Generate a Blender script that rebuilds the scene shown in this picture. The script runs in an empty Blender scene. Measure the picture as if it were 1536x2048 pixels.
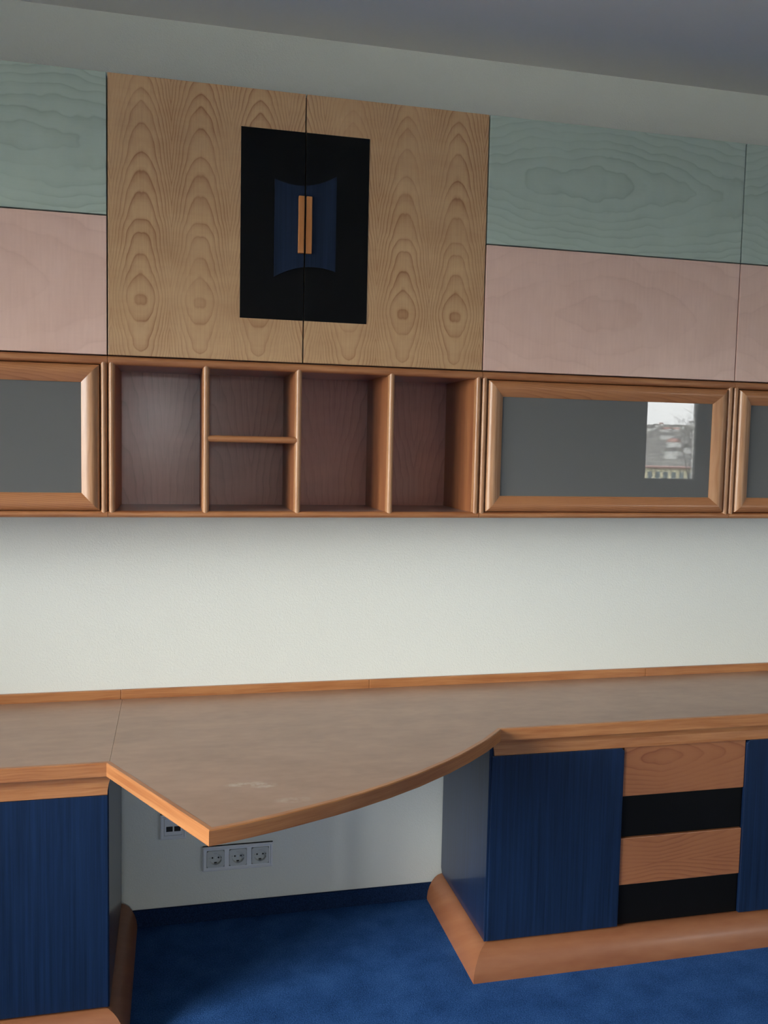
import bpy, bmesh, math, random
from mathutils import Vector, Matrix

scn = bpy.context.scene
col = scn.collection
R = math.radians

# ------------------------------------------------------------------ camera
CAM = Vector((0.0, -2.7896, 1.5369))
YAW, PITCH, ROLL, FPX = R(-13.3234), R(-4.3764), R(1.2048), 1769.18
fw = Vector((-math.sin(YAW) * math.cos(PITCH), math.cos(YAW) * math.cos(PITCH), math.sin(PITCH)))
rt0 = Vector((math.cos(YAW), math.sin(YAW), 0))
up0 = rt0.cross(fw)
rt = rt0 * math.cos(ROLL) + up0 * math.sin(ROLL)
up = up0 * math.cos(ROLL) - rt0 * math.sin(ROLL)
cd = bpy.data.cameras.new('camera')
cam = bpy.data.objects.new('camera', cd)
col.objects.link(cam)
cam.matrix_world = Matrix(((rt.x, up.x, -fw.x, CAM.x), (rt.y, up.y, -fw.y, CAM.y), (rt.z, up.z, -fw.z, CAM.z), (0, 0, 0, 1)))
cd.sensor_fit = 'VERTICAL'
cd.sensor_height = 36.0
cd.lens = FPX / 2048 * 36.0
cd.clip_start = 0.05
cd.clip_end = 6000
scn.camera = cam

# ------------------------------------------------------------------ sky, exposure
SKY = 95.0
world = bpy.data.worlds.new('overcast_sky')
scn.world = world
world.use_nodes = True
bg = world.node_tree.nodes['Background']
# CIE overcast sky: three times brighter overhead than at the horizon
wn, wl = world.node_tree.nodes, world.node_tree.links
wtc = wn.new('ShaderNodeTexCoord')
wsp = wn.new('ShaderNodeSeparateXYZ')
wl.new(wtc.outputs['Generated'], wsp.inputs[0])
wma = wn.new('ShaderNodeMath')
wma.operation = 'MULTIPLY_ADD'
wma.use_clamp = False
wmx = wn.new('ShaderNodeMath')
wmx.operation = 'MAXIMUM'
wl.new(wsp.outputs[2], wmx.inputs[0])
wmx.inputs[1].default_value = 0.0
wl.new(wmx.outputs[0], wma.inputs[0])
wma.inputs[1].default_value = 2.0 * SKY / 3
wma.inputs[2].default_value = SKY / 3
wl.new(wma.outputs[0], bg.inputs['Strength'])
bg.inputs['Color'].default_value = (0.96, 0.98, 0.97, 1)
scn.view_settings.view_transform = 'Standard'
scn.view_settings.look = 'None'
scn.view_settings.gamma = 1.0
scn.view_settings.use_curve_mapping = False
scn.view_settings.exposure = 0.0

# room dimensions
XL, XR, YR, ZC = -3.0, 6.0, -5.5, 2.771
# windows: (axis, fixed, a0, a1, z0, z1)
WIN_LEFT = (-3.60, -1.25, 0.95, 2.35)
WIN_A = (-0.32, -0.02, 1.25, 2.05)
WIN_B = (4.371, 5.210, 1.2175, 2.12)


def portal(name, loc, rot, sx, sy):
    l = bpy.data.lights.new(name, 'AREA')
    l.shape = 'RECTANGLE'
    l.size, l.size_y = sx, sy
    l.cycles.is_portal = True
    o = bpy.data.objects.new(name, l)
    col.objects.link(o)
    o.location = loc
    o.rotation_euler = rot


portal('daylight_portal', (XL - 0.2, sum(WIN_LEFT[:2]) / 2, sum(WIN_LEFT[2:]) / 2), (0, R(-90), 0), WIN_LEFT[3] - WIN_LEFT[2], WIN_LEFT[1] - WIN_LEFT[0])
for w in (WIN_A, WIN_B):
    portal('daylight_portal', (sum(w[:2]) / 2, YR - 0.2, sum(w[2:]) / 2), (R(90), 0, 0), w[1] - w[0], w[3] - w[2])

# ------------------------------------------------------------------ materials


class NT:
    def __init__(self, name):
        self.m = bpy.data.materials.new(name)
        self.m.use_nodes = True
        self.nt = self.m.node_tree
        self.b = self.nt.nodes['Principled BSDF']

    def n(self, t, **kw):
        o = self.nt.nodes.new(t)
        for k, v in kw.items():
            setattr(o, k, v)
        return o

    def link(self, a, b):
        self.nt.links.new(a, b)

    def put(self, sock, v):
        if isinstance(v, bpy.types.NodeSocket):
            self.link(v, sock)
        else:
            sock.default_value = v

    def math(self, op, a, b=0.0, c=None):
        o = self.n('ShaderNodeMath', operation=op)
        self.put(o.inputs[0], a)
        self.put(o.inputs[1], b)
        if c is not None:
            self.put(o.inputs[2], c)
        return o.outputs[0]

    def xyz(self):
        tc = self.n('ShaderNodeTexCoord')
        s = self.n('ShaderNodeSeparateXYZ')
        self.link(tc.outputs['Object'], s.inputs[0])
        return s.outputs

    def vec(self, x, y, z=0.0):
        c = self.n('ShaderNodeCombineXYZ')
        self.put(c.inputs[0], x)
        self.put(c.inputs[1], y)
        self.put(c.inputs[2], z)
        return c.outputs[0]

    def noise(self, v, scale=1.0, detail=2.0, rough=0.5):
        o = self.n('ShaderNodeTexNoise')
        self.link(v, o.inputs['Vector'])
        o.inputs['Scale'].default_value = scale
        o.inputs['Detail'].default_value = detail
        o.inputs['Roughness'].default_value = rough
        return o.outputs[0]

    def ramp(self, f, stops):
        o = self.n('ShaderNodeValToRGB')
        e = o.color_ramp.elements
        while len(e) < len(stops):
            e.new(0.5)
        for el, (p, c) in zip(e, stops):
            el.position = p
            el.color = c if len(c) == 4 else (*c, 1)
        self.put(o.inputs[0], f)
        return o.outputs[0]

    def mix(self, f, a, b, blend='MIX'):
        o = self.n('ShaderNodeMix', data_type='RGBA', blend_type=blend)
        self.put(o.inputs[0], f)
        for i, v in ((6, a), (7, b)):
            if isinstance(v, tuple) and len(v) == 3:
                v = (*v, 1)
            self.put(o.inputs[i], v)
        return o.outputs[2]

    def bump(self, h, dist, strength=1.0):
        o = self.n('ShaderNodeBump')
        self.put(o.inputs['Height'], h)
        o.inputs['Distance'].default_value = dist
        o.inputs['Strength'].default_value = strength
        self.link(o.outputs[0], self.b.inputs['Normal'])

    def finish(self, rough=0.5, coat=0.0, coat_rough=0.1, spec=0.5):
        self.put(self.b.inputs['Roughness'], rough)
        self.b.inputs['Coat Weight'].default_value = coat
        self.b.inputs['Coat Roughness'].default_value = coat_rough
        self.b.inputs['Specular IOR Level'].default_value = spec
        return self.m


def plain(name, c, rough=0.5, coat=0.0, coat_rough=0.1, spec=0.5):
    t = NT(name)
    t.b.inputs['Base Color'].default_value = (*c, 1)
    return t.finish(rough, coat, coat_rough, spec)


def grain_uv(t, u, v, off):
    s = dict(zip('XYZ', t.xyz()))
    U = s[u[0]]
    if len(u) > 1:
        U = t.math('ADD', U, t.math('MULTIPLY', s[u[1]], 0.83))
    return t.math('ADD', U, off[0]), t.math('ADD', s[v], off[1])


def wood_cathedral(name, light, dark, u='X', v='Z', half=0.075, v0=0.0, a=0.05, b=0.42, freq=6.0, line=0.5, wob=0.35,
                   streak=0.25, blotch=0.3, off=(0, 0), rough=0.35, coat=0.25, coat_rough=0.2, cross=0.0, spec=0.5, pw=1.6):
    """veneer with nested growth-ring arches in book-matched strips"""
    t = NT(name)
    U, V = grain_uv(t, u, v, off)
    warp = t.noise(t.vec(t.math('MULTIPLY', U, 5.0), t.math('MULTIPLY', V, 2.5), 8.8), 1.0, 2.0, 0.5)
    uu = t.math('PINGPONG', t.math('ADD', U, t.math('MULTIPLY', t.math('SUBTRACT', warp, 0.5), half * 0.18)), half)
    low = t.noise(t.vec(t.math('MULTIPLY', uu, 5.0), t.math('MULTIPLY', V, 4.2), 1.3), 1.0, 3.0, 0.55)
    low2 = t.noise(t.vec(t.math('MULTIPLY', uu, 14.0), t.math('MULTIPLY', V, 13.0), 5.1), 1.0, 2.0, 0.5)
    vv = t.math('DIVIDE', t.math('SUBTRACT', V, v0), b)
    ua = t.math('POWER', t.math('DIVIDE', uu, a), pw)
    rr = t.math('ADD', t.math('SQRT', t.math('MULTIPLY_ADD', vv, vv, 0.12)), ua)
    rr = t.math('ADD', rr, t.math('MULTIPLY', low, wob))
    rr = t.math('ADD', rr, t.math('MULTIPLY', low2, wob * 0.28))
    f = t.math('FRACT', t.math('MULTIPLY', rr, freq))
    ring = t.ramp(f, [(0.0, (0.25,) * 3), (0.10, (0.0,) * 3), (0.55, (0.12,) * 3), (0.84, (0.5,) * 3), (0.95, (1.0,) * 3), (1.0, (0.3,) * 3)])
    fade = t.noise(t.vec(t.math('MULTIPLY', U, 9.0), t.math('MULTIPLY', V, 4.0), 9.7), 1.0, 2.0, 0.5)
    fade = t.ramp(fade, [(0.30, (0.2,) * 3), (0.62, (1.0,) * 3)])
    st = t.noise(t.vec(t.math('MULTIPLY', U, 260.0), t.math('MULTIPLY', V, 7.0), 2.0), 1.0, 2.0, 0.6)
    st = t.ramp(st, [(0.35, (0.0,) * 3), (0.7, (1.0,) * 3)])
    bl = t.noise(t.vec(t.math('MULTIPLY', U, 5.0), t.math('MULTIPLY', V, 11.0), 7.0), 1.0, 3.0, 0.6)
    bl = t.ramp(bl, [(0.35, (0.0,) * 3), (0.7, (1.0,) * 3)])
    k = t.math('MULTIPLY', t.math('MULTIPLY', ring, fade), line)
    k = t.math('ADD', k, t.math('MULTIPLY', st, streak * 0.5))
    k = t.math('ADD', k, t.math('MULTIPLY', bl, blotch * 0.5))
    if cross:
        cr = t.noise(t.vec(t.math('MULTIPLY', U, 12.0), t.math('MULTIPLY', V, 150.0), 4.0), 1.0, 2.0, 0.5)
        k = t.math('ADD', k, t.math('MULTIPLY', t.math('SUBTRACT', cr, 0.4), cross))
    o = t.math('MINIMUM', t.math('MAXIMUM', k, 0.0), 1.0)
    t.link(t.mix(o, light, dark), t.b.inputs['Base Color'])
    t.bump(st, 0.0002, 0.25)
    return t.finish(rough, coat, coat_rough, spec)


def wood_straight(name, light, dark, u='X', v='Z', fu=70.0, fv=2.2, amount=1.0, off=(0, 0), rough=0.4, coat=0.2, coat_rough=0.2, spec=0.5, wave=0.0):
    t = NT(name)
    U, V = grain_uv(t, u, v, off)
    if wave:
        w = t.noise(t.vec(t.math('MULTIPLY', U, 3.0), t.math('MULTIPLY', V, 3.5), 3.3), 1.0, 2.0, 0.5)
        U = t.math('ADD', U, t.math('MULTIPLY', w, wave))
    n1 = t.noise(t.vec(t.math('MULTIPLY', U, fu), t.math('MULTIPLY', V, fv), 0.7), 1.0, 4.0, 0.6)
    n2 = t.noise(t.vec(t.math('MULTIPLY', U, fu * 4), t.math('MULTIPLY', V, fv * 3), 3.1), 1.0, 2.0, 0.5)
    k = t.math('ADD', t.math('MULTIPLY', n1, 0.7), t.math('MULTIPLY', n2, 0.3))
    k = t.ramp(k, [(0.36, (0.0,) * 3), (0.66, (1.0,) * 3)])
    k = t.math('MULTIPLY', k, amount)
    t.link(t.mix(k, light, dark), t.b.inputs['Base Color'])
    t.bump(n2, 0.0002, 0.25)
    return t.finish(rough, coat, coat_rough, spec)


M = {}
MAPLE = dict(half=0.0775, v0=0.155, a=0.034, b=0.056, freq=1.0, line=0.85, wob=3.0, streak=0.35, blotch=0.5, cross=0.10, pw=2.1)
M['maple'] = wood_cathedral('maple_veneer', (0.64, 0.405, 0.205), (0.34, 0.15, 0.055), off=(-0.086, 0), **MAPLE)
M['maple_b'] = wood_cathedral('maple_veneer_second_leaf', (0.64, 0.405, 0.205), (0.34, 0.15, 0.055), off=(-0.031, 0), **MAPLE)
MINT = dict(u='Z', v='X', half=0.25, a=0.060, b=0.17, freq=1.0, line=0.6, wob=3.0, streak=0.12, blotch=0.3)
M['mint'] = wood_cathedral('mint_stained_veneer', (0.47, 0.56, 0.465), (0.30, 0.355, 0.28), v0=0.70, off=(-0.545, 0), **MINT)
M['mint_b'] = wood_cathedral('mint_stained_veneer_far', (0.47, 0.56, 0.465), (0.30, 0.355, 0.28), v0=0.33, off=(-0.56, 0), **MINT)
M['pink'] = wood_cathedral('pink_stained_veneer', (0.84, 0.565, 0.445), (0.66, 0.40, 0.30), u='Z', v='X', half=0.20, v0=0.38, a=0.10, b=0.22, freq=1.0, line=0.3, wob=2.0, streak=0.1, blotch=0.5, off=(-0.18, 0), cross=0.4)
M['cherry_x'] = wood_straight('cherry_along', (0.52, 0.235, 0.095), (0.33, 0.115, 0.04), u='Z', v='X', fu=60, fv=3.0, wave=0.02)
M['cherry_z'] = wood_straight('cherry_upright', (0.58, 0.32, 0.16), (0.40, 0.17, 0.065), u='XY', v='Z', fu=60, fv=3.0, wave=0.02)
M['cherry_frame'] = wood_cathedral('cherry_frame_along', (0.50, 0.215, 0.085), (0.31, 0.105, 0.036), u='Z', v='X', half=0.06, v0=0.1, a=0.016, b=0.09, freq=1.0, line=0.8, wob=1.5, streak=0.3, blotch=0.2)
M['cherry_drawer'] = wood_cathedral('cherry_drawer_front', (0.36, 0.142, 0.058), (0.235, 0.077, 0.032), u='Z', v='X', half=0.11, v0=0.55, a=0.034, b=0.085, freq=1.0, line=0.95, wob=1.6, streak=0.2, blotch=0.3, off=(0.05, 0), coat=0.1)
M['shelf_inside'] = wood_cathedral('cherry_shelf_inside', (0.56, 0.255, 0.19), (0.30, 0.115, 0.08), u='XY', v='Z', half=0.13, v0=-0.05, a=0.05, b=0.14, freq=1.0, line=0.5, wob=2.0, streak=0.4, blotch=0.5, rough=0.33, coat=0.7, coat_rough=0.2)
M['shelf_floor'] = wood_straight('grey_shelf_floor', (0.42, 0.33, 0.295), (0.33, 0.25, 0.22), u='Y', v='X', fu=20, fv=3.0, rough=0.35, coat=0.4, coat_rough=0.25)  # bottom boards coloured greyer than the cherry backs and sides
M['shelf_side'] = wood_straight('cherry_shelf_side', (0.42, 0.17, 0.065), (0.30, 0.10, 0.04), u='XY', v='Z', fu=30, fv=2.0, coat=0.1)
M['worktop'] = wood_straight('worktop_veneer', (0.385, 0.235, 0.155), (0.27, 0.153, 0.097), u='Y', v='X', fu=11, fv=6.0, amount=0.7, rough=0.42, coat=0.35, coat_rough=0.3)


def dust_smudge(mat, spots, colour):
    """dry dust left on the surface: spots = (x, y, half length, half width, weight) in the thing's own coordinates"""
    t = NT('scratch')
    bpy.data.materials.remove(t.m)
    t.m, t.nt = mat, mat.node_tree
    t.b = t.nt.nodes['Principled BSDF']
    base_sock = t.b.inputs['Base Color'].links[0].from_socket
    s = t.xyz()
    total = None
    n = t.noise(t.vec(s[0], s[1], 0.0), 38.0, 3.0, 0.6)
    n = t.ramp(n, [(0.40, (0.0,) * 3), (0.72, (1.0,) * 3)])
    for x, y, a, b, w in spots:
        dx = t.math('DIVIDE', t.math('SUBTRACT', s[0], x), a)
        dy = t.math('DIVIDE', t.math('SUBTRACT', s[1], y), b)
        g = t.math('MAXIMUM', t.math('SUBTRACT', 1.0, t.math('ADD', t.math('MULTIPLY', dx, dx), t.math('MULTIPLY', dy, dy))), 0.0)
        g = t.math('MULTIPLY', g, w)
        total = g if total is None else t.math('ADD', total, g)
    t.link(t.mix(t.math('MULTIPLY', total, n), base_sock, colour), t.b.inputs['Base Color'])


dust_smudge(M['worktop'], [(0.325, -0.195, 0.055, 0.016, 0.75), (0.365, -0.210, 0.035, 0.018, 0.7), (0.42, -0.305, 0.05, 0.02, 0.4)], (0.62, 0.58, 0.52))
M['edge'] = wood_straight('cherry_edge_strip', (0.49, 0.215, 0.077), (0.33, 0.112, 0.034), u='Z', v='X', fu=70, fv=4.0, wave=0.02)
M['plinth'] = wood_straight('cherry_plinth', (0.315, 0.125, 0.054), (0.235, 0.078, 0.031), u='ZY', v='X', fu=12, fv=4.0, amount=0.8, rough=0.45, coat=0.08)
M['blue'] = wood_straight('blue_stained_veneer', (0.0072, 0.022, 0.064), (0.0033, 0.010, 0.030), u='XY', v='Z', fu=130, fv=2.5, rough=0.4, coat=0.4, coat_rough=0.10, spec=0.35)
M['blue_inlay'] = wood_straight('blue_inlay_veneer', (0.011, 0.022, 0.052), (0.005, 0.011, 0.026), u='X', v='Z', fu=90, fv=2.0, rough=0.5, coat=0.0, spec=0.2)
M['black'] = plain('black_lacquer', (0.003, 0.003, 0.003), 0.5, 0.0, 0.3, 0.15)
M['handle'] = wood_straight('orange_handle_wood', (0.55, 0.225, 0.065), (0.42, 0.145, 0.036), u='X', v='Z', fu=90)
M['glass'] = plain('grey_satin_glass', (0.150, 0.150, 0.140), 0.0, 0.0, 0.0, 0.29)
M['plastic'] = plain('white_socket_plastic', (0.82, 0.84, 0.85), 0.2)
M['plastic_grey'] = plain('grey_socket_plastic', (0.62, 0.64, 0.61), 0.3)
M['hole'] = plain('dark_hole', (0.01, 0.01, 0.01), 0.6)
M['metal'] = plain('socket_contact_metal', (0.6, 0.58, 0.55), 0.3)
M['metal'].node_tree.nodes['Principled BSDF'].inputs['Metallic'].default_value = 1.0
M['dark_body'] = plain('cabinet_carcass', (0.10, 0.075, 0.055), 0.6)

t = NT('rough_painted_wall')
s = t.xyz()
tc = t.vec(s[0], s[1], s[2])
n1 = t.noise(tc, 150.0, 3.0, 0.6)
n2 = t.noise(tc, 300.0, 2.0, 0.5)
t.b.inputs['Base Color'].default_value = (0.80, 0.82, 0.755, 1)
t.bump(t.math('ADD', n1, t.math('MULTIPLY', n2, 0.4)), 0.0022, 0.45)
M['wall'] = t.finish(0.85, spec=0.2)
M['ceiling'] = plain('matt_ceiling_paint', (0.82, 0.80, 0.755), 0.9, spec=0.1)

t = NT('blue_carpet')
s = t.xyz()
tc = t.vec(s[0], s[1], s[2])
n1 = t.noise(tc, 260.0, 3.0, 0.75)
n2 = t.noise(tc, 9.0, 3.0, 0.6)
k = t.math('ADD', t.math('MULTIPLY', n1, 0.75), t.math('MULTIPLY', n2, 0.3))
c = t.ramp(k, [(0.33, (0.006, 0.026, 0.09)), (0.52, (0.022, 0.080, 0.24)), (0.72, (0.06, 0.16, 0.40))])
t.link(c, t.b.inputs['Base Color'])
t.bump(n1, 0.004, 0.8)
M['carpet'] = t.finish(0.95, spec=0.1)

t = NT('carpet_skirting')
s = t.xyz()
n1 = t.noise(t.vec(s[0], s[1], s[2]), 420.0, 2.0, 0.7)
t.link(t.ramp(n1, [(0.35, (0.004, 0.012, 0.04)), (0.7, (0.018, 0.045, 0.12))]), t.b.inputs['Base Color'])
M['skirting'] = t.finish(0.95, spec=0.1)

t = NT('window_pane')
out = t.nt.nodes['Material Output']
tr = t.n('ShaderNodeBsdfTransparent')
gl = t.n('ShaderNodeBsdfGlossy')
gl.inputs['Roughness'].default_value = 0.0
fr = t.n('ShaderNodeFresnel')
mx = t.n('ShaderNodeMixShader')
t.link(fr.outputs[0], mx.inputs[0])
t.link(tr.outputs[0], mx.inputs[1])
t.link(gl.outputs[0], mx.inputs[2])
t.link(mx.outputs[0], out.inputs['Surface'])
M['pane'] = t.m
M['window_white'] = plain('white_window_paint', (0.8, 0.8, 0.78), 0.35)

# ------------------------------------------------------------------ mesh helpers
BASE = {}


def base_of(o):
    return BASE.get(o.name, Vector((0, 0, 0))) if o else Vector((0, 0, 0))


def thing(name, loc, label=None, cat=None, group=None, kind=None):
    o = bpy.data.objects.new(name, None)
    o.empty_display_size = 0.05
    col.objects.link(o)
    o.location = loc
    BASE[o.name] = Vector(loc)
    tag(o, label, cat, group, kind)
    return o


def sub_empty(name, parent):
    o = bpy.data.objects.new(name, None)
    o.empty_display_size = 0.03
    col.objects.link(o)
    o.parent = parent
    BASE[o.name] = base_of(parent)
    return o


def tag(o, label=None, cat=None, group=None, kind=None):
    for k, v in (('label', label), ('category', cat), ('group', group), ('kind', kind)):
        if v:
            o[k] = v
    return o


class MB:
    def __init__(self):
        self.v, self.f = [], []

    def box(self, x0, x1, y0, y1, z0, z1):
        i = len(self.v)
        x0, x1 = sorted((x0, x1))
        y0, y1 = sorted((y0, y1))
        z0, z1 = sorted((z0, z1))
        self.v += [(x, y, z) for z in (z0, z1) for y in (y0, y1) for x in (x0, x1)]
        self.f += [tuple(i + k for k in q) for q in ((0, 2, 3, 1), (4, 5, 7, 6), (0, 1, 5, 4), (2, 6, 7, 3), (0, 4, 6, 2), (1, 3, 7, 5))]
        return self

    def loft(self, rings, closed=True, caps=True):
        """rings: equal-length lists of points; skins neighbours"""
        i = len(self.v)
        n = len(rings[0])
        for r in rings:
            self.v += [tuple(p) for p in r]
        for a in range(len(rings) - 1):
            for k in range(n if closed else n - 1):
                k2 = (k + 1) % n
                self.f.append((i + a * n + k, i + a * n + k2, i + (a + 1) * n + k2, i + (a + 1) * n + k))
        if caps:
            self.f.append(tuple(i + k for k in reversed(range(n))))
            self.f.append(tuple(i + (len(rings) - 1) * n + k for k in range(n)))
        return self

    def prism(self, poly, axis, a0, a1):
        """poly: 2D points in the two other axes (in xyz order), extruded along axis"""
        def P(p, a):
            return {'X': (a, p[0], p[1]), 'Y': (p[0], a, p[1]), 'Z': (p[0], p[1], a)}[axis]
        return self.loft([[P(p, a0) for p in poly], [P(p, a1) for p in poly]])

    def build(self, name, mat, parent=None, bevel=0.0, seg=2, smooth=False, label=None):
        b = base_of(parent)
        me = bpy.data.meshes.new(name)
        me.from_pydata([tuple(Vector(p) - b) for p in self.v], [], self.f)
        bm = bmesh.new()
        bm.from_mesh(me)
        bmesh.ops.recalc_face_normals(bm, faces=bm.faces)
        bm.to_mesh(me)
        bm.free()
        me.materials.append(M[mat] if isinstance(mat, str) else mat)
        o = bpy.data.objects.new(name, me)
        col.objects.link(o)
        if parent:
            o.parent = parent
            BASE[o.name] = b
        if smooth:
            for p in me.polygons:
                p.use_smooth = True
            md = o.modifiers.new('split', 'EDGE_SPLIT')
            md.split_angle = R(40)
        if bevel:
            md = o.modifiers.new('bevel', 'BEVEL')
            md.width = bevel
            md.segments = seg
            md.limit_method = 'ANGLE'
            md.angle_limit = R(35)
        if label:
            o['label'] = label
        return o


def box(name, mat, parent, x0, x1, y0, y1, z0, z1, bevel=0.0, seg=2, label=None):
    return MB().box(x0, x1, y0, y1, z0, z1).build(name, mat, parent, bevel, seg, label=label)


def structure(o):
    o['kind'] = 'structure'
    return o


# ------------------------------------------------------------------ room shell
T = 0.28
structure(box('floor', 'carpet', None, XL - T, XR + T, YR - T, T, -0.2, 0.0))
structure(box('ceiling', 'ceiling', None, XL - T, XR + T, YR - T, T, ZC, ZC + 0.2))
structure(box('wall_back', 'wall', None, XL - T, XR + T, 0.0, T, 0.0, ZC))
structure(box('wall_right', 'wall', None, XR, XR + T, YR, 0.0, 0.0, ZC))
m = MB()
y0, y1, z0, z1 = WIN_LEFT
m.box(XL - T, XL, YR - T, y0, 0, ZC).box(XL - T, XL, y1, 0, 0, ZC).box(XL - T, XL, y0, y1, 0, z0).box(XL - T, XL, y0, y1, z1, ZC)
structure(m.build('wall_left', 'wall'))
m = MB()
xs = XL
for w in (WIN_A, WIN_B):
    m.box(xs, w[0], YR - T, YR, 0, ZC)
    m.box(w[0], w[1], YR - T, YR, 0, w[2]).box(w[0], w[1], YR - T, YR, w[3], ZC)
    xs = w[1]
m.box(xs, XR + T, YR - T, YR, 0, ZC)
structure(m.build('wall_rear', 'wall'))
structure(box('baseboard_back', 'skirting', None, XL, XR, -0.011, -0.0005, 0.0, 0.055, 0.002))


def window(n, axis, fixed, w, mull, wide=0.0):
    """casement frame + pane set into the opening"""
    a0, a1, z0, z1 = w
    fwid = 0.045

    def bx(mb, a, b, c, d, dep0, dep1):
        if axis == 'Y':
            mb.box(a, b, fixed + dep0, fixed + dep1, c, d)
        else:
            mb.box(fixed + dep0, fixed + dep1, a, b, c, d)
    root = sub_empty('window_%d' % n, None)
    root['kind'] = 'structure'
    fr = MB()
    bx(fr, a0, a0 + fwid, z0, z1, -0.12, -0.06)
    bx(fr, a1 - fwid - wide, a1, z0, z1, -0.12, -0.06)
    bx(fr, a0 + fwid, a1 - fwid - wide, z0, z0 + fwid, -0.12, -0.06)
    bx(fr, a0 + fwid, a1 - fwid - wide, z1 - fwid, z1, -0.12, -0.06)
    for q in mull:
        bx(fr, q - fwid / 2, q + fwid / 2, z0 + fwid, z1 - fwid, -0.12, -0.06)
    fr.build('window_frame', 'window_white', root)
    p = MB()
    bx(p, a0 + fwid, a1 - fwid - wide, z0 + fwid, z1 - fwid, -0.093, -0.089)
    p.build('pane', 'pane', root)
    s_ = MB()
    bx(s_, a0 - 0.04, a1 + 0.04, z0 - 0.03, z0 - 0.002, -0.05, 0.05)
    s_.build('window_sill', 'window_white', root, 0.004)


window(1, 'X', XL, WIN_LEFT, [sum(WIN_LEFT[:2]) / 2])
window(2, 'Y', YR, WIN_A, [])
window(3, 'Y', YR, WIN_B, [], 0.215)

# ------------------------------------------------------------------ wall units
DU = -0.311
X0, X1, X2, X3 = -0.176, 0.3455, 0.8745, 1.711
XA, XB = X0 - (X3 - X2), X3 + (X3 - X2)
ZT, ZM, ZB, ZS = 2.484, 2.121, 1.757, 1.324
GAP = 0.0017


def flap_cabinet(xa, xb, label, mint):
    t = thing('wall_cabinet', ((xa + xb) / 2 - (xb - xa) / 2, 0, ZB), label, 'cabinet', 'flap cabinets in the upper row')
    box('body', 'dark_body', t, xa + 0.001, xb - 0.001, DU + 0.021, -0.002, ZB + 0.001, ZT - 0.002)
    box('flap', mint, t, xa + GAP, xb - GAP, DU, DU + 0.019, ZM + GAP, ZT, 0.0012, label='mint green stained upper flap')
    box('flap', 'pink', t, xa + GAP, xb - GAP, DU, DU + 0.019, ZB + GAP, ZM - GAP, 0.0012, label='pink stained lower flap')
    return t


flap_cabinet(XA, X0, 'mint over pink flap cabinet beside maple doors, above a glass door without reflection', 'mint')
flap_cabinet(X2, X3, 'mint over pink flap cabinet beside maple doors, above the glass door mirroring a window', 'mint_b')
flap_cabinet(X3, XB, 'mint over pink flap cabinet separated from the maple doors by another flap cabinet', 'mint')

dbl = thing('wall_cabinet', (X0, 0, ZB), 'tall maple double-door wall cabinet with black square centre and orange handles', 'cabinet')
box('body', 'dark_body', dbl, X0 + 0.001, X2 - 0.001, DU + 0.021, -0.002, ZB + 0.001, ZT - 0.002)
BLK = (0.170, 0.524, 1.874, 2.382)


def lerp(a, b, f):
    return a + (b - a) * f


def inlay_outline(f):
    """upper and lower edge of the blue inlay at fraction f of its width"""
    top = lerp(2.252, 2.272, f) - 0.022 * (1 - (2 * f - 1) ** 2)
    bot = lerp(1.989, 2.012, f) + 0.020 * (1 - (2 * f - 1) ** 2)
    return top, bot


for k, (xa, xb) in enumerate(((X0, X1), (X1, X2))):
    d = box('door', ('maple', 'maple_b')[k], dbl, xa + GAP, xb - GAP, DU, DU + 0.019, ZB + GAP, ZT, 0.0012)
    bx0, bx1 = (BLK[0], xb - GAP) if k == 0 else (xa + GAP, BLK[1])
    box('black_panel', 'black', d, bx0, bx1, DU - 0.0016, DU + 0.004, BLK[2], BLK[3], 0.0004, 1, label='black square half')
    ix0, ix1 = (0.2615, xb - GAP - 0.0005) if k == 0 else (xa + GAP + 0.0005, 0.4325)
    pts_t, pts_b = [], []
    for i in range(13):
        x = lerp(ix0, ix1, i / 12)
        tp, bt = inlay_outline((x - 0.2615) / (0.4325 - 0.2615))
        pts_t.append((x, tp))
        pts_b.append((x, bt))
    MB().prism(pts_b + pts_t[::-1], 'Y', DU - 0.0028, DU).build('blue_inlay', 'blue_inlay', d, label='dark blue inlay with curved ends')
    hx0, hx1 = (0.3268, xb - GAP - 0.001) if k == 0 else (xa + GAP + 0.001, 0.3643)
    box('handle', 'handle', d, hx0, hx1, DU - 0.012, DU, 2.056, 2.210, 0.0015, label='orange wooden grip')

# shelf and glass row ------------------------------------------------
SW = 0.019       # stile width
YF = -0.2975     # front of carcass boards, where the lippings start
RZ = 0.024       # rail height


def half_round(n=9, depth=0.016, flat=0.0):
    """profile across -1..1, depth"""
    return [(-math.cos(math.pi * i / (n - 1)), depth * math.sin(math.pi * i / (n - 1)) ** 0.7) for i in range(n)]


def stile(parent, xa, xb, za, zb):
    c, h = (xa + xb) / 2, (xb - xa) / 2
    MB().prism([(c + h * s, YF - d) for s, d in half_round()], 'Z', za, zb).build('stile', 'cherry_z', parent, smooth=True)


def rail(name, parent, xa, xb, za, zb):
    c, h = (za + zb) / 2, (zb - za) / 2
    MB().prism([(YF - d, c + h * s) for s, d in half_round(depth=0.0175)], 'X', xa, xb).build(name, 'cherry_x', parent, smooth=True)


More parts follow.
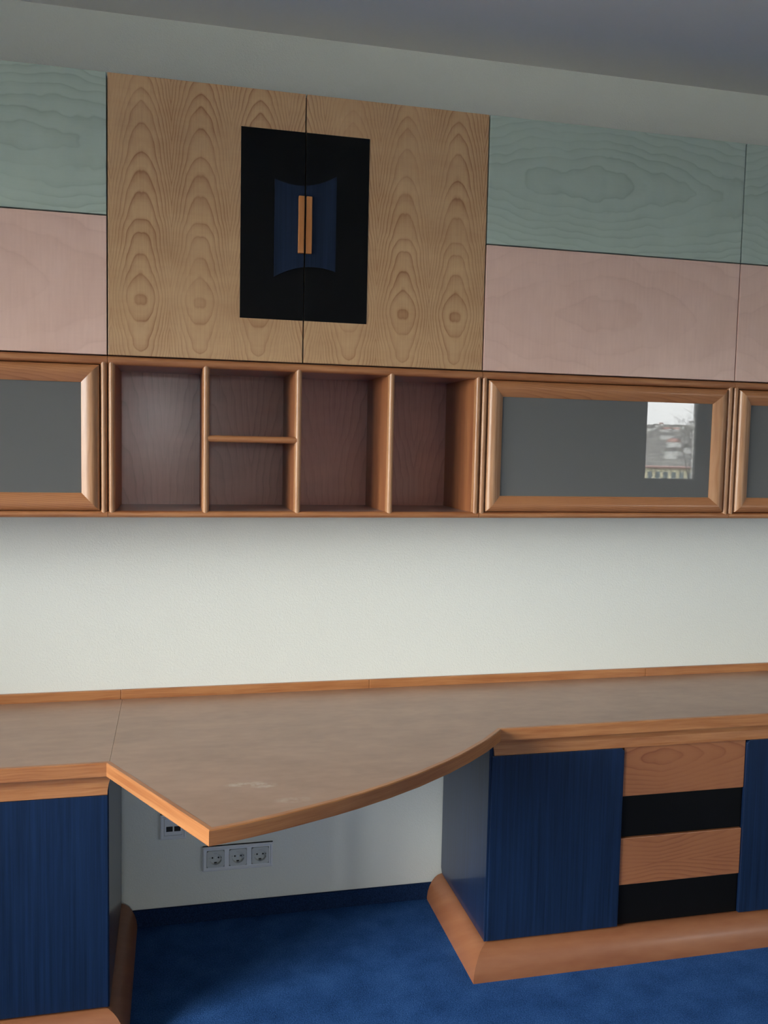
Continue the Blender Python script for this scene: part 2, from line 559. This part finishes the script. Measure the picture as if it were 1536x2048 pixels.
def carcass(t, xa, xb, inside, side):
    box('side_panel', side, t, xa + 0.0006, xa + SW, YF, -0.002, ZS + 0.0005, ZB - 0.001)
    box('side_panel', side, t, xb - SW, xb - 0.0006, YF, -0.002, ZS + 0.0005, ZB - 0.001)
    box('top_panel', inside, t, xa + SW, xb - SW, YF, -0.002, ZB - RZ + 0.003, ZB - 0.001)
    box('bottom_panel', 'shelf_floor', t, xa + SW, xb - SW, YF, -0.002, ZS + 0.0005, ZS + 0.0170)
    rail('top_rail', t, xa + 0.0006, xb - 0.0006, ZB - RZ, ZB - 0.0008)
    rail('bottom_rail', t, xa + 0.0006, xb - 0.0006, ZS, ZS + 0.0185)
    stile(t, xa + 0.0008, xa + SW, ZS + 0.0085, ZB - RZ * 0.42)
    stile(t, xb - SW, xb - 0.0008, ZS + 0.0085, ZB - RZ * 0.42)


shelf = thing('open_shelf', (X0, 0, ZS), 'open cherry shelf unit with five compartments below the maple doors', 'shelf')
carcass(shelf, X0, X2, 'shelf_inside', 'shelf_side')
box('back_panel', 'shelf_inside', shelf, X0 + SW, X2 - SW, -0.02, -0.002, ZS + 0.0170, ZB - RZ + 0.003)
DIV = (0.0816, 0.3357, 0.603)
for c in DIV:
    box('divider', 'shelf_side', shelf, c - 0.009, c + 0.009, YF, -0.02, ZS + 0.0170, ZB - RZ + 0.003)
    stile(shelf, c - 0.0095, c + 0.0095, ZS + 0.0085, ZB - RZ * 0.42)
box('shelf_board', 'shelf_side', shelf, DIV[0] + 0.009, DIV[1] - 0.009, YF, -0.02, 1.5335, 1.5515)
c, h = 1.5425, 0.0095
MB().prism([(YF - d, c + h * s) for s, d in half_round()], 'X', DIV[0] + 0.005, DIV[1] - 0.005).build('shelf_lipping', 'cherry_x', shelf, smooth=True)

FRAME_PROFILE = [(0.0, 0.0), (0.0, 0.006), (0.002, 0.011), (0.010, 0.0165), (0.017, 0.0185), (0.023, 0.0178), (0.040, 0.0085), (0.047, 0.004), (0.047, -0.006), (0.0, -0.006)]


def glass_cabinet(xa, xb, label):
    t = thing('glass_cabinet', (xa, 0, ZS), label, 'cabinet', 'glass-door cabinets in the shelf row')
    carcass(t, xa, xb, 'shelf_inside', 'shelf_side')
    box('back_panel', 'shelf_inside', t, xa + SW, xb - SW, -0.02, -0.002, ZS + 0.0170, ZB - RZ + 0.003)
    d = sub_empty('door', t)
    a, b, lo, hi = xa + SW + 0.002, xb - SW - 0.002, ZS + 0.0195, ZB - RZ - 0.0015
    yb = -0.3005

    def pt(corner, s, hgt):
        cx, cz = corner
        return (a + s if cx == 0 else b - s, yb - hgt, lo + s if cz == 0 else hi - s)
    C4 = [(0, 0), (1, 0), (1, 1), (0, 1)]
    for i in range(4):
        nm = ('door_rail', 'door_stile')[i % 2]
        rings = [[pt(C4[i], s, g) for s, g in FRAME_PROFILE], [pt(C4[(i + 1) % 4], s, g) for s, g in FRAME_PROFILE]]
        MB().loft(rings).build(nm, ('cherry_frame', 'cherry_z')[i % 2], d, smooth=True)
    box('glass_pane', 'glass', d, a + 0.040, b - 0.040, yb - 0.001, yb + 0.004, lo + 0.040, hi - 0.040, label='dark grey glass')
    return t


glass_cabinet(XA, X0, 'cherry-framed glass-door cabinet beside the open shelf, its grey pane without a window reflection')
glass_cabinet(X2, X3, 'cherry-framed glass-door cabinet beside the open shelf, its pane mirroring a window and hillside')
glass_cabinet(X3, XB, 'cherry-framed glass-door cabinet separated from the open shelf by another glass cabinet')

# ------------------------------------------------------------------ pedestals
ZF, ZP, ZW = 0.649, 0.092, 0.706
PLINTH = [(-0.06, 0.0), (-0.06, 0.088), (-0.018, 0.088), (-0.003, 0.0875), (0.010, 0.083), (0.021, 0.075), (0.031, 0.062), (0.039, 0.046), (0.0445, 0.028), (0.047, 0.010), (0.047, 0.0)]


def frieze(parent, xa, xb, yf):
    """flared moulding between doors and worktop, end returns sloped"""
    e = 0.011
    m = MB()
    m.loft([[(xa, yf - 0.004, ZF + 0.002), (xb, yf - 0.004, ZF + 0.002), (xb, yf + 0.03, ZF + 0.002), (xa, yf + 0.03, ZF + 0.002)],
            [(xa, yf - 0.004, ZF + 0.010), (xb, yf - 0.004, ZF + 0.010), (xb, yf + 0.03, ZF + 0.010), (xa, yf + 0.03, ZF + 0.010)],
            [(xa - e * .3, yf - 0.002, ZF + 0.030), (xb + e * .3, yf - 0.002, ZF + 0.030), (xb + e * .3, yf + 0.03, ZF + 0.030), (xa - e * .3, yf + 0.03, ZF + 0.030)],
            [(xa - e, yf - 0.004, ZW - 0.001), (xb + e, yf - 0.004, ZW - 0.001), (xb + e, yf + 0.03, ZW - 0.001), (xa - e, yf + 0.03, ZW - 0.001)]])
    return m.build('frieze', 'edge', parent)


def plinth_runs(parent, xa, xb, yf, left, right):
    """mitred bull-nose plinth: front run and the free ends"""
    fa = [((xa - d) if left else xa, yf - d, z) for d, z in PLINTH]
    fb = [((xb + d) if right else xb, yf - d, z) for d, z in PLINTH]
    MB().loft([fa, fb]).build('plinth', 'plinth', parent, smooth=True)
    if left:
        MB().loft([fa, [(xa - d, -0.0125, z) for d, z in PLINTH]]).build('plinth', 'plinth', parent, smooth=True)
    if right:
        MB().loft([fb, [(xb + d, -0.0125, z) for d, z in PLINTH]]).build('plinth', 'plinth', parent, smooth=True)


def side_panel(parent, xa, xb, yf):
    c = 0.012
    poly = [(yf, ZP), (-0.013 - c, ZP), (-0.013, ZP + c * 1.4), (-0.013, ZW - 0.0005), (yf, ZW - 0.0005)]
    MB().prism(poly, 'X', xa, xb).build('side_panel', 'blue', parent, 0.0012)


# sideboard with drawers
PX, PY = 0.8826, -0.449
XD1, XD2, XPE = 1.310, 1.723, 2.150
rp = thing('pedestal_cabinet', (PX, PY, 0), 'blue pedestal sideboard with cherry and black drawer stripes under the worktop', 'cabinet')
box('body', 'dark_body', rp, PX + 0.019, XPE - 0.019, PY + 0.034, -0.02, ZP, ZW - 0.001)
side_panel(rp, PX, PX + 0.019, PY + 0.004)
side_panel(rp, XPE - 0.019, XPE, PY + 0.004)
frieze(rp, PX + 0.012, XPE - 0.003, PY + 0.001)


def door_cut(parent, xa, xb, yf, cut_left, cut_right):
    c = 0.010
    z0, z1 = ZP + 0.002, ZF
    poly = [(xa, z0), (xb, z0)]
    poly += [(xb, z1 - c), (xb - c, z1)] if cut_right else [(xb, z1)]
    poly += [(xa + c, z1), (xa, z1 - c)] if cut_left else [(xa, z1)]
    return MB().prism(poly, 'Y', yf, yf + 0.019).build('door', 'blue', parent, 0.0018, 3)


door_cut(rp, PX + 0.007, XD1 - 0.0015, PY, False, True)
door_cut(rp, XD2 + 0.0015, XPE - 0.007, PY, True, False)
ZQ = (ZF, 0.4958, 0.3674, 0.2191, ZP + 0.002)
for i in range(4):
    rec = 0.006 if i % 2 == 0 else 0.011
    box('drawer', ('cherry_drawer', 'black')[i % 2], rp, XD1, XD2, PY + rec, PY + 0.032, ZQ[i + 1] + (0.0012 if i < 3 else 0), ZQ[i] - (0.0012 if i else 0.0), 0.0012,
        label=('cherry veneer drawer front', 'black drawer front')[i % 2])
plinth_runs(rp, PX, XPE, PY, True, True)

# plain pedestal
LX, LY, LXE = -0.1594, -0.5433, -0.86
lp = thing('pedestal_cabinet', (LX, LY, 0), 'blue pedestal cabinet with a single plain door, its plinth end in shadow', 'cabinet')
box('body', 'dark_body', lp, LXE + 0.019, LX - 0.019, LY + 0.022, -0.02, ZP, ZW - 0.001)
side_panel(lp, LX - 0.019, LX, LY + 0.004)
side_panel(lp, LXE, LXE + 0.019, LY + 0.004)
frieze(lp, LXE + 0.003, LX - 0.003, LY + 0.001)
door_cut(lp, LXE + 0.002, LX - 0.002, LY, False, False)
plinth_runs(lp, LXE, LX, LY, True, True)

# ------------------------------------------------------------------ worktop
ZD = 0.740
XSEAM = -0.163
curve = [(0.0694, -0.9994), (0.110, -0.9885), (0.155, -0.9745), (0.220, -0.9515), (0.278, -0.9280), (0.349, -0.8985), (0.4125, -0.8685), (0.493, -0.8250), (0.582, -0.7700),
         (0.682, -0.6970), (0.757, -0.6330), (0.830, -0.5640), (0.900, -0.4850)]
YLF, YRF = -0.5685, -0.479
XW0, XW1 = -1.10, 2.62
outline = [(XW0, YLF), (XSEAM, YLF)] + curve + [(XW1, YRF - 0.006)]


def offset(path, d):
    """offset an open polyline to its left side (towards +Y when running +X)"""
    res = []
    n = len(path)
    for i, p in enumerate(path):
        p = Vector(p)
        nrm = []
        if i > 0:
            e = (p - Vector(path[i - 1])).normalized()
            nrm.append(Vector((-e.y, e.x)))
        if i < n - 1:
            e = (Vector(path[i + 1]) - p).normalized()
            nrm.append(Vector((-e.y, e.x)))
        if len(nrm) == 1:
            q = p + nrm[0] * d
        else:
            b = (nrm[0] + nrm[1])
            b = b / max(b.dot(nrm[0]), 0.2)
            q = p + b * d
        res.append((q.x, q.y))
    return res


EDGE = 0.012
inner = offset(outline, EDGE)
top = thing('worktop', (XSEAM, YLF, ZW), 'long cherry worktop along the wall with a pointed, curved bay', 'worktop')
ybk = -0.0135


def slab(name, poly, mat):
    return MB().prism(poly, 'Z', ZW, ZD - 0.0004).build(name, mat, top, 0.0006, 1)


slab('panel', [inner[0], (inner[1][0] - 0.0002, inner[1][1]), (inner[1][0] - 0.0002, ybk), (XW0, ybk)], 'worktop')
slab('panel', [(inner[1][0] + 0.0002, inner[1][1])] + inner[2:] + [(XW1, ybk), (inner[1][0] + 0.0002, ybk)], 'worktop')


def strip(i0, i1):
    rings = []
    for i in range(i0, i1 + 1):
        o_, n_ = outline[i], inner[i]
        rings.append([(o_[0], o_[1], ZW), (o_[0], o_[1], ZD - 0.002), (lerp(o_[0], n_[0], .17), lerp(o_[1], n_[1], .17), ZD), (n_[0], n_[1], ZD), (n_[0], n_[1], ZW)])
    return MB().loft(rings).build('edge_strip', 'edge', top, smooth=True)


strip(0, 1)
strip(1, 2)
strip(2, len(outline) - 2)
strip(len(outline) - 2, len(outline) - 1)
for xa, xb in ((XW0, -0.1605), (-0.1600, 0.62), (0.6205, 1.62), (1.6205, XW1)):
    box('backsplash', 'edge', top, xa, xb, -0.0130, -0.0008, ZD - 0.03, 0.7675, 0.002)

# ------------------------------------------------------------------ sockets


def frame_plate(parent, cx, cz, n, pitch=0.071, outer=0.081):
    """moulded cover frame with n square openings"""
    w = pitch * (n - 1) + outer
    x0, x1, z0, z1 = cx - w / 2, cx + w / 2, cz - outer / 2, cz + outer / 2
    ins = 0.056 / 2
    m = MB()
    cs = [cx + pitch * (k - (n - 1) / 2) for k in range(n)]
    y0, y1 = -0.0005, -0.0095
    m.box(x0, cs[0] - ins, y0, y1, z0, z1).box(cs[-1] + ins, x1, y0, y1, z0, z1)
    for a, b in zip(cs, cs[1:]):
        m.box(a + ins, b - ins, y0, y1, cz - ins, cz + ins)
    m.box(cs[0] - ins, cs[-1] + ins, y0, y1, z0, cz - ins).box(cs[0] - ins, cs[-1] + ins, y0, y1, cz + ins, z1)
    # raised rounded rim
    prof = [(0.0, 0.0), (0.0, 0.008), (0.003, 0.0115), (0.006, 0.0115), (0.009, 0.009), (0.009, 0.0)]
    rings = []
    for sx, sz in ((0, 0), (1, 0), (1, 1), (0, 1), (0, 0)):
        rings.append([((x0 + s_ if sx == 0 else x1 - s_), -0.0005 - h_, (z0 + s_ if sz == 0 else z1 - s_)) for s_, h_ in prof])
    m.loft(rings, caps=False)
    m.build('cover_frame', 'plastic', parent)
    return cs


def socket_insert(parent, cx, cz):
    h, r, dep = 0.0272, 0.0195, 0.0105
    N = 32
    yf = -0.0115
    sq, ci, cb = [], [], []
    for k in range(N):
        a = 2 * math.pi * (k + 0.5) / N
        ca, sa = math.cos(a), math.sin(a)
        f = h / max(abs(ca), abs(sa))
        sq.append((cx + ca * f, yf, cz + sa * f))
        ci.append((cx + ca * r, yf, cz + sa * r))
        cb.append((cx + ca * r * 0.95, yf + dep, cz + sa * r * 0.95))
    sqb = [(p[0], -0.001, p[2]) for p in sq]
    m = MB().loft([sqb, sq, ci, cb], caps=False)
    i = len(m.v)
    m.v += cb
    m.f.append(tuple(range(i, i + N)))
    ins = m.build('socket_insert', 'plastic_grey', parent)
    for dx in (-0.0095, 0.0095):
        MB().prism([(cx + dx + 0.0028 * math.cos(k * math.pi / 5), cz + 0.0028 * math.sin(k * math.pi / 5)) for k in range(10)], 'Y', yf + dep - 0.0006, yf + dep + 0.0004).build('pin_hole', 'hole', ins)
    MB().prism([(cx + 0.002 * math.cos(k * math.pi / 4), cz + 0.002 * math.sin(k * math.pi / 4)) for k in range(8)], 'Y', yf + dep - 0.0008, yf + dep + 0.0004).build('screw', 'plastic', ins)
    for s_ in (-1, 1):
        box('earth_clip', 'metal', ins, cx - 0.003, cx + 0.003, yf + 0.002, yf + dep, cz + s_ * 0.0165, cz + s_ * 0.0188)
        box('clip_slot', 'hole', ins, cx - 0.0042, cx + 0.0042, yf + dep - 0.0015, yf + dep + 0.0004, cz + s_ * 0.0140, cz + s_ * 0.0165)
        box('key_rib', 'plastic_grey', ins, cx + s_ * 0.0195, cx + s_ * 0.0165, yf + 0.001, yf + dep, cz - 0.0022, cz + 0.0022)


ts = thing('wall_socket', (0.200, 0, 0.204), 'pale triple power socket on the wall under the worktop bay', 'power socket')
for cx in frame_plate(ts, 0.200, 0.204, 3):
    socket_insert(ts, cx, 0.204)
ds = thing('data_socket', (-0.003, 0, 0.320), 'pale data socket plate half hidden behind the worktop edge', 'data socket')
frame_plate(ds, -0.003, 0.320, 1)
di = box('socket_insert', 'plastic', ds, -0.030, 0.024, -0.0100, -0.001, 0.2930, 0.3470, 0.001)
box('jack', 'hole', di, -0.0245, -0.0045, -0.0112, -0.0095, 0.306, 0.322, label='dark jack opening')
box('jack', 'hole', di, 0.0000, 0.0195, -0.0112, -0.0095, 0.306, 0.322, label='dark jack opening')
MB().prism([(-0.003 + 0.0018 * math.cos(k * math.pi / 4), 0.2985 + 0.0018 * math.sin(k * math.pi / 4)) for k in range(8)], 'Y', -0.0108, -0.0095).build('screw', 'plastic', di)

# ------------------------------------------------------------------ outside, mirrored in the glass door
M['hill'] = None
t = NT('winter_hillside')
s = t.xyz()
n1 = t.noise(t.vec(s[0], s[1], s[2]), 0.13, 6.0, 0.8)
t.link(t.ramp(n1, [(0.36, (0.05, 0.048, 0.046)), (0.5, (0.11, 0.105, 0.10)), (0.62, (0.19, 0.185, 0.165))]), t.b.inputs['Base Color'])
M['hill'] = t.finish(0.95, spec=0.05)
M['yellow'] = plain('yellow_plaster', (0.45, 0.42, 0.28), 0.8)
M['white_plaster'] = plain('white_plaster', (0.6, 0.6, 0.58), 0.8)
M['roof'] = plain('red_roof_tiles', (0.22, 0.12, 0.10), 0.8)
M['far_window'] = plain('far_window_glass', (0.10, 0.13, 0.14), 0.2)
M['bark'] = plain('dark_bark', (0.10, 0.09, 0.085), 0.9)

rnd = random.Random(7)
FD = Vector((0.61, -1.0, 0)).normalized()     # direction out of the reflected window
FS = Vector((-FD.y, FD.x, 0))                 # sideways
O = Vector((4.68, YR, 0))


def ground_z(dist, side):
    if dist < 230:
        return -12.5
    f = (dist - 230) / 1300
    return -12.5 + 52 * f ** 0.9 + 4 * math.sin(side * 0.011 + 1) * f + 2.0 * math.sin(side * 0.03 + dist * 0.01) * min(1, f * 3)


m = MB()
ND, NS = 46, 60
for i in range(ND):
    d = 6 + (1700 - 6) * (i / (ND - 1)) ** 1.6
    for j in range(NS):
        s_ = (j / (NS - 1) - 0.5) * 2 * (200 + d * 0.6)
        p = O + FD * d + FS * s_
        m.v.append((p.x, p.y, ground_z(d, s_)))
for i in range(ND - 1):
    for j in range(NS - 1):
        a = i * NS + j
        m.f.append((a, a + 1, a + NS + 1, a + NS))
hill = m.build('hillside', 'hill', smooth=False)
tag(hill, 'grey winter hillside mirrored in the glass cabinet door', 'hill', kind='structure')


structure(MB().box(-2500, 2500, -2500, 2500, -13.2, -12.7).build('ground', 'hill'))


def frame_at(d, s_, rot=0.0):
    p = O + FD * d + FS * s_
    ax = (FS * math.cos(rot) + FD * math.sin(rot)).normalized()
    ay = Vector((-ax.y, ax.x, 0))
    if ay.dot(FD) < 0:
        ay = -ay
    return p, ax, ay


def obox(mb, p, ax, ay, x0, x1, y0, y1, z0, z1):
    i = len(mb.v)
    for z in (z0, z1):
        for y in (y0, y1):
            for x in (x0, x1):
                q = p + ax * x + ay * y
                mb.v.append((q.x, q.y, z))
    mb.f += [tuple(i + k for k in q) for q in ((0, 2, 3, 1), (4, 5, 7, 6), (0, 1, 5, 4), (2, 6, 7, 3), (0, 4, 6, 2), (1, 3, 7, 5))]
    return mb


p, ax, ay = frame_at(225, 0)
yb_ = thing('apartment_house', (p.x, p.y, -12.5), 'yellow apartment house with rows of windows mirrored in the glass door', 'building')
obox(MB(), p, ax, ay, -26, 26, 0, 11, -12.5, -3.0).build('wall', 'yellow', yb_)
obox(MB(), p, ax, ay, -26.5, 26.5, -0.5, 11.5, -3.0, -2.6).build('roof', 'roof', yb_)
for fl in (-5.6, -8.6):
    for k in range(-13, 14):
        obox(MB(), p, ax, ay, k * 1.9 - 0.5, k * 1.9 + 0.5, -0.12, 0.2, fl, fl + 1.7).build('window', 'far_window', yb_)

placed = []
k = -1
while len(placed) < 44:
    d = rnd.uniform(420, 1450)
    s_ = rnd.uniform(-0.055, 0.055) * d
    if any(math.hypot(d - q[0], s_ - q[1]) < 18 for q in placed):
        continue
    placed.append((d, s_))
    k += 1
    p, ax, ay = frame_at(d, s_, rnd.uniform(-0.7, 0.7))
    gz = ground_z(d, s_)
    w_, l_, h_ = rnd.uniform(2, 4), rnd.uniform(2, 3), rnd.uniform(2, 4.5)
    red = k % 3 == 0
    hs = thing('hill_house', (p.x, p.y, gz), 'small white house with red gable roof on the mirrored hillside' if red else 'small white house with grey gable roof on the mirrored hillside', 'house', 'houses on the mirrored hillside')
    obox(MB(), p, ax, ay, -w_, w_, -l_, l_, gz - 3, gz + h_).build('wall', 'white_plaster', hs)
    m = MB()
    rr_ = []
    for sx in (-1.08, 1.08):
        rr_.append([tuple(p + ax * w_ * sx + ay * l_ * yy + Vector((0, 0, zz - p.z))) for yy, zz in ((-1.1, gz + h_), (1.1, gz + h_), (0, gz + h_ + l_ * 0.8))])
    m.loft(rr_).build('roof', 'roof' if red else 'hill', hs)

# bare tree standing near the building
tr = thing('bare_tree', tuple(O + FD * 26 + FS * 0.9 + Vector((0, 0, -12.5))), 'bare winter tree with thin branches mirrored in the glass door', 'tree')
base = O + FD * 26 + FS * 0.9
base.z = -12.5


def limb(mb, a, b, ra, rb):
    dv = (b - a).normalized()
    u_ = dv.orthogonal().normalized()
    w_ = dv.cross(u_)
    mb.loft([[tuple(c_ + (u_ * math.cos(q) + w_ * math.sin(q)) * r_) for q in (0, 2.094, 4.189)] for c_, r_ in ((a, ra), (b, rb))])


tk, cr = MB(), MB()
fork = base + Vector((0, 0, 12.0))
limb(tk, base, fork, 0.20, 0.06)


def grow(a, dv, ln, r_, lev):
    b = a + dv * ln
    limb(cr, a, b, r_, r_ * 0.6)
    if lev == 0:
        return
    for q in range(3):
        nd = (dv + Vector((rnd.uniform(-1, 1), rnd.uniform(-1, 1), rnd.uniform(-0.4, 0.8))) * 0.75).normalized()
        grow(a + dv * ln * rnd.uniform(0.55, 1.0), nd, ln * rnd.uniform(0.6, 0.8), r_ * 0.55, lev - 1)


for q in range(5):
    grow(fork, (Vector((rnd.uniform(-.7, .7), rnd.uniform(-.7, .7), 1))).normalized(), 1.7, 0.03, 4)
tk.build('trunk', 'bark', tr)
cr.build('branches', 'bark', tr)
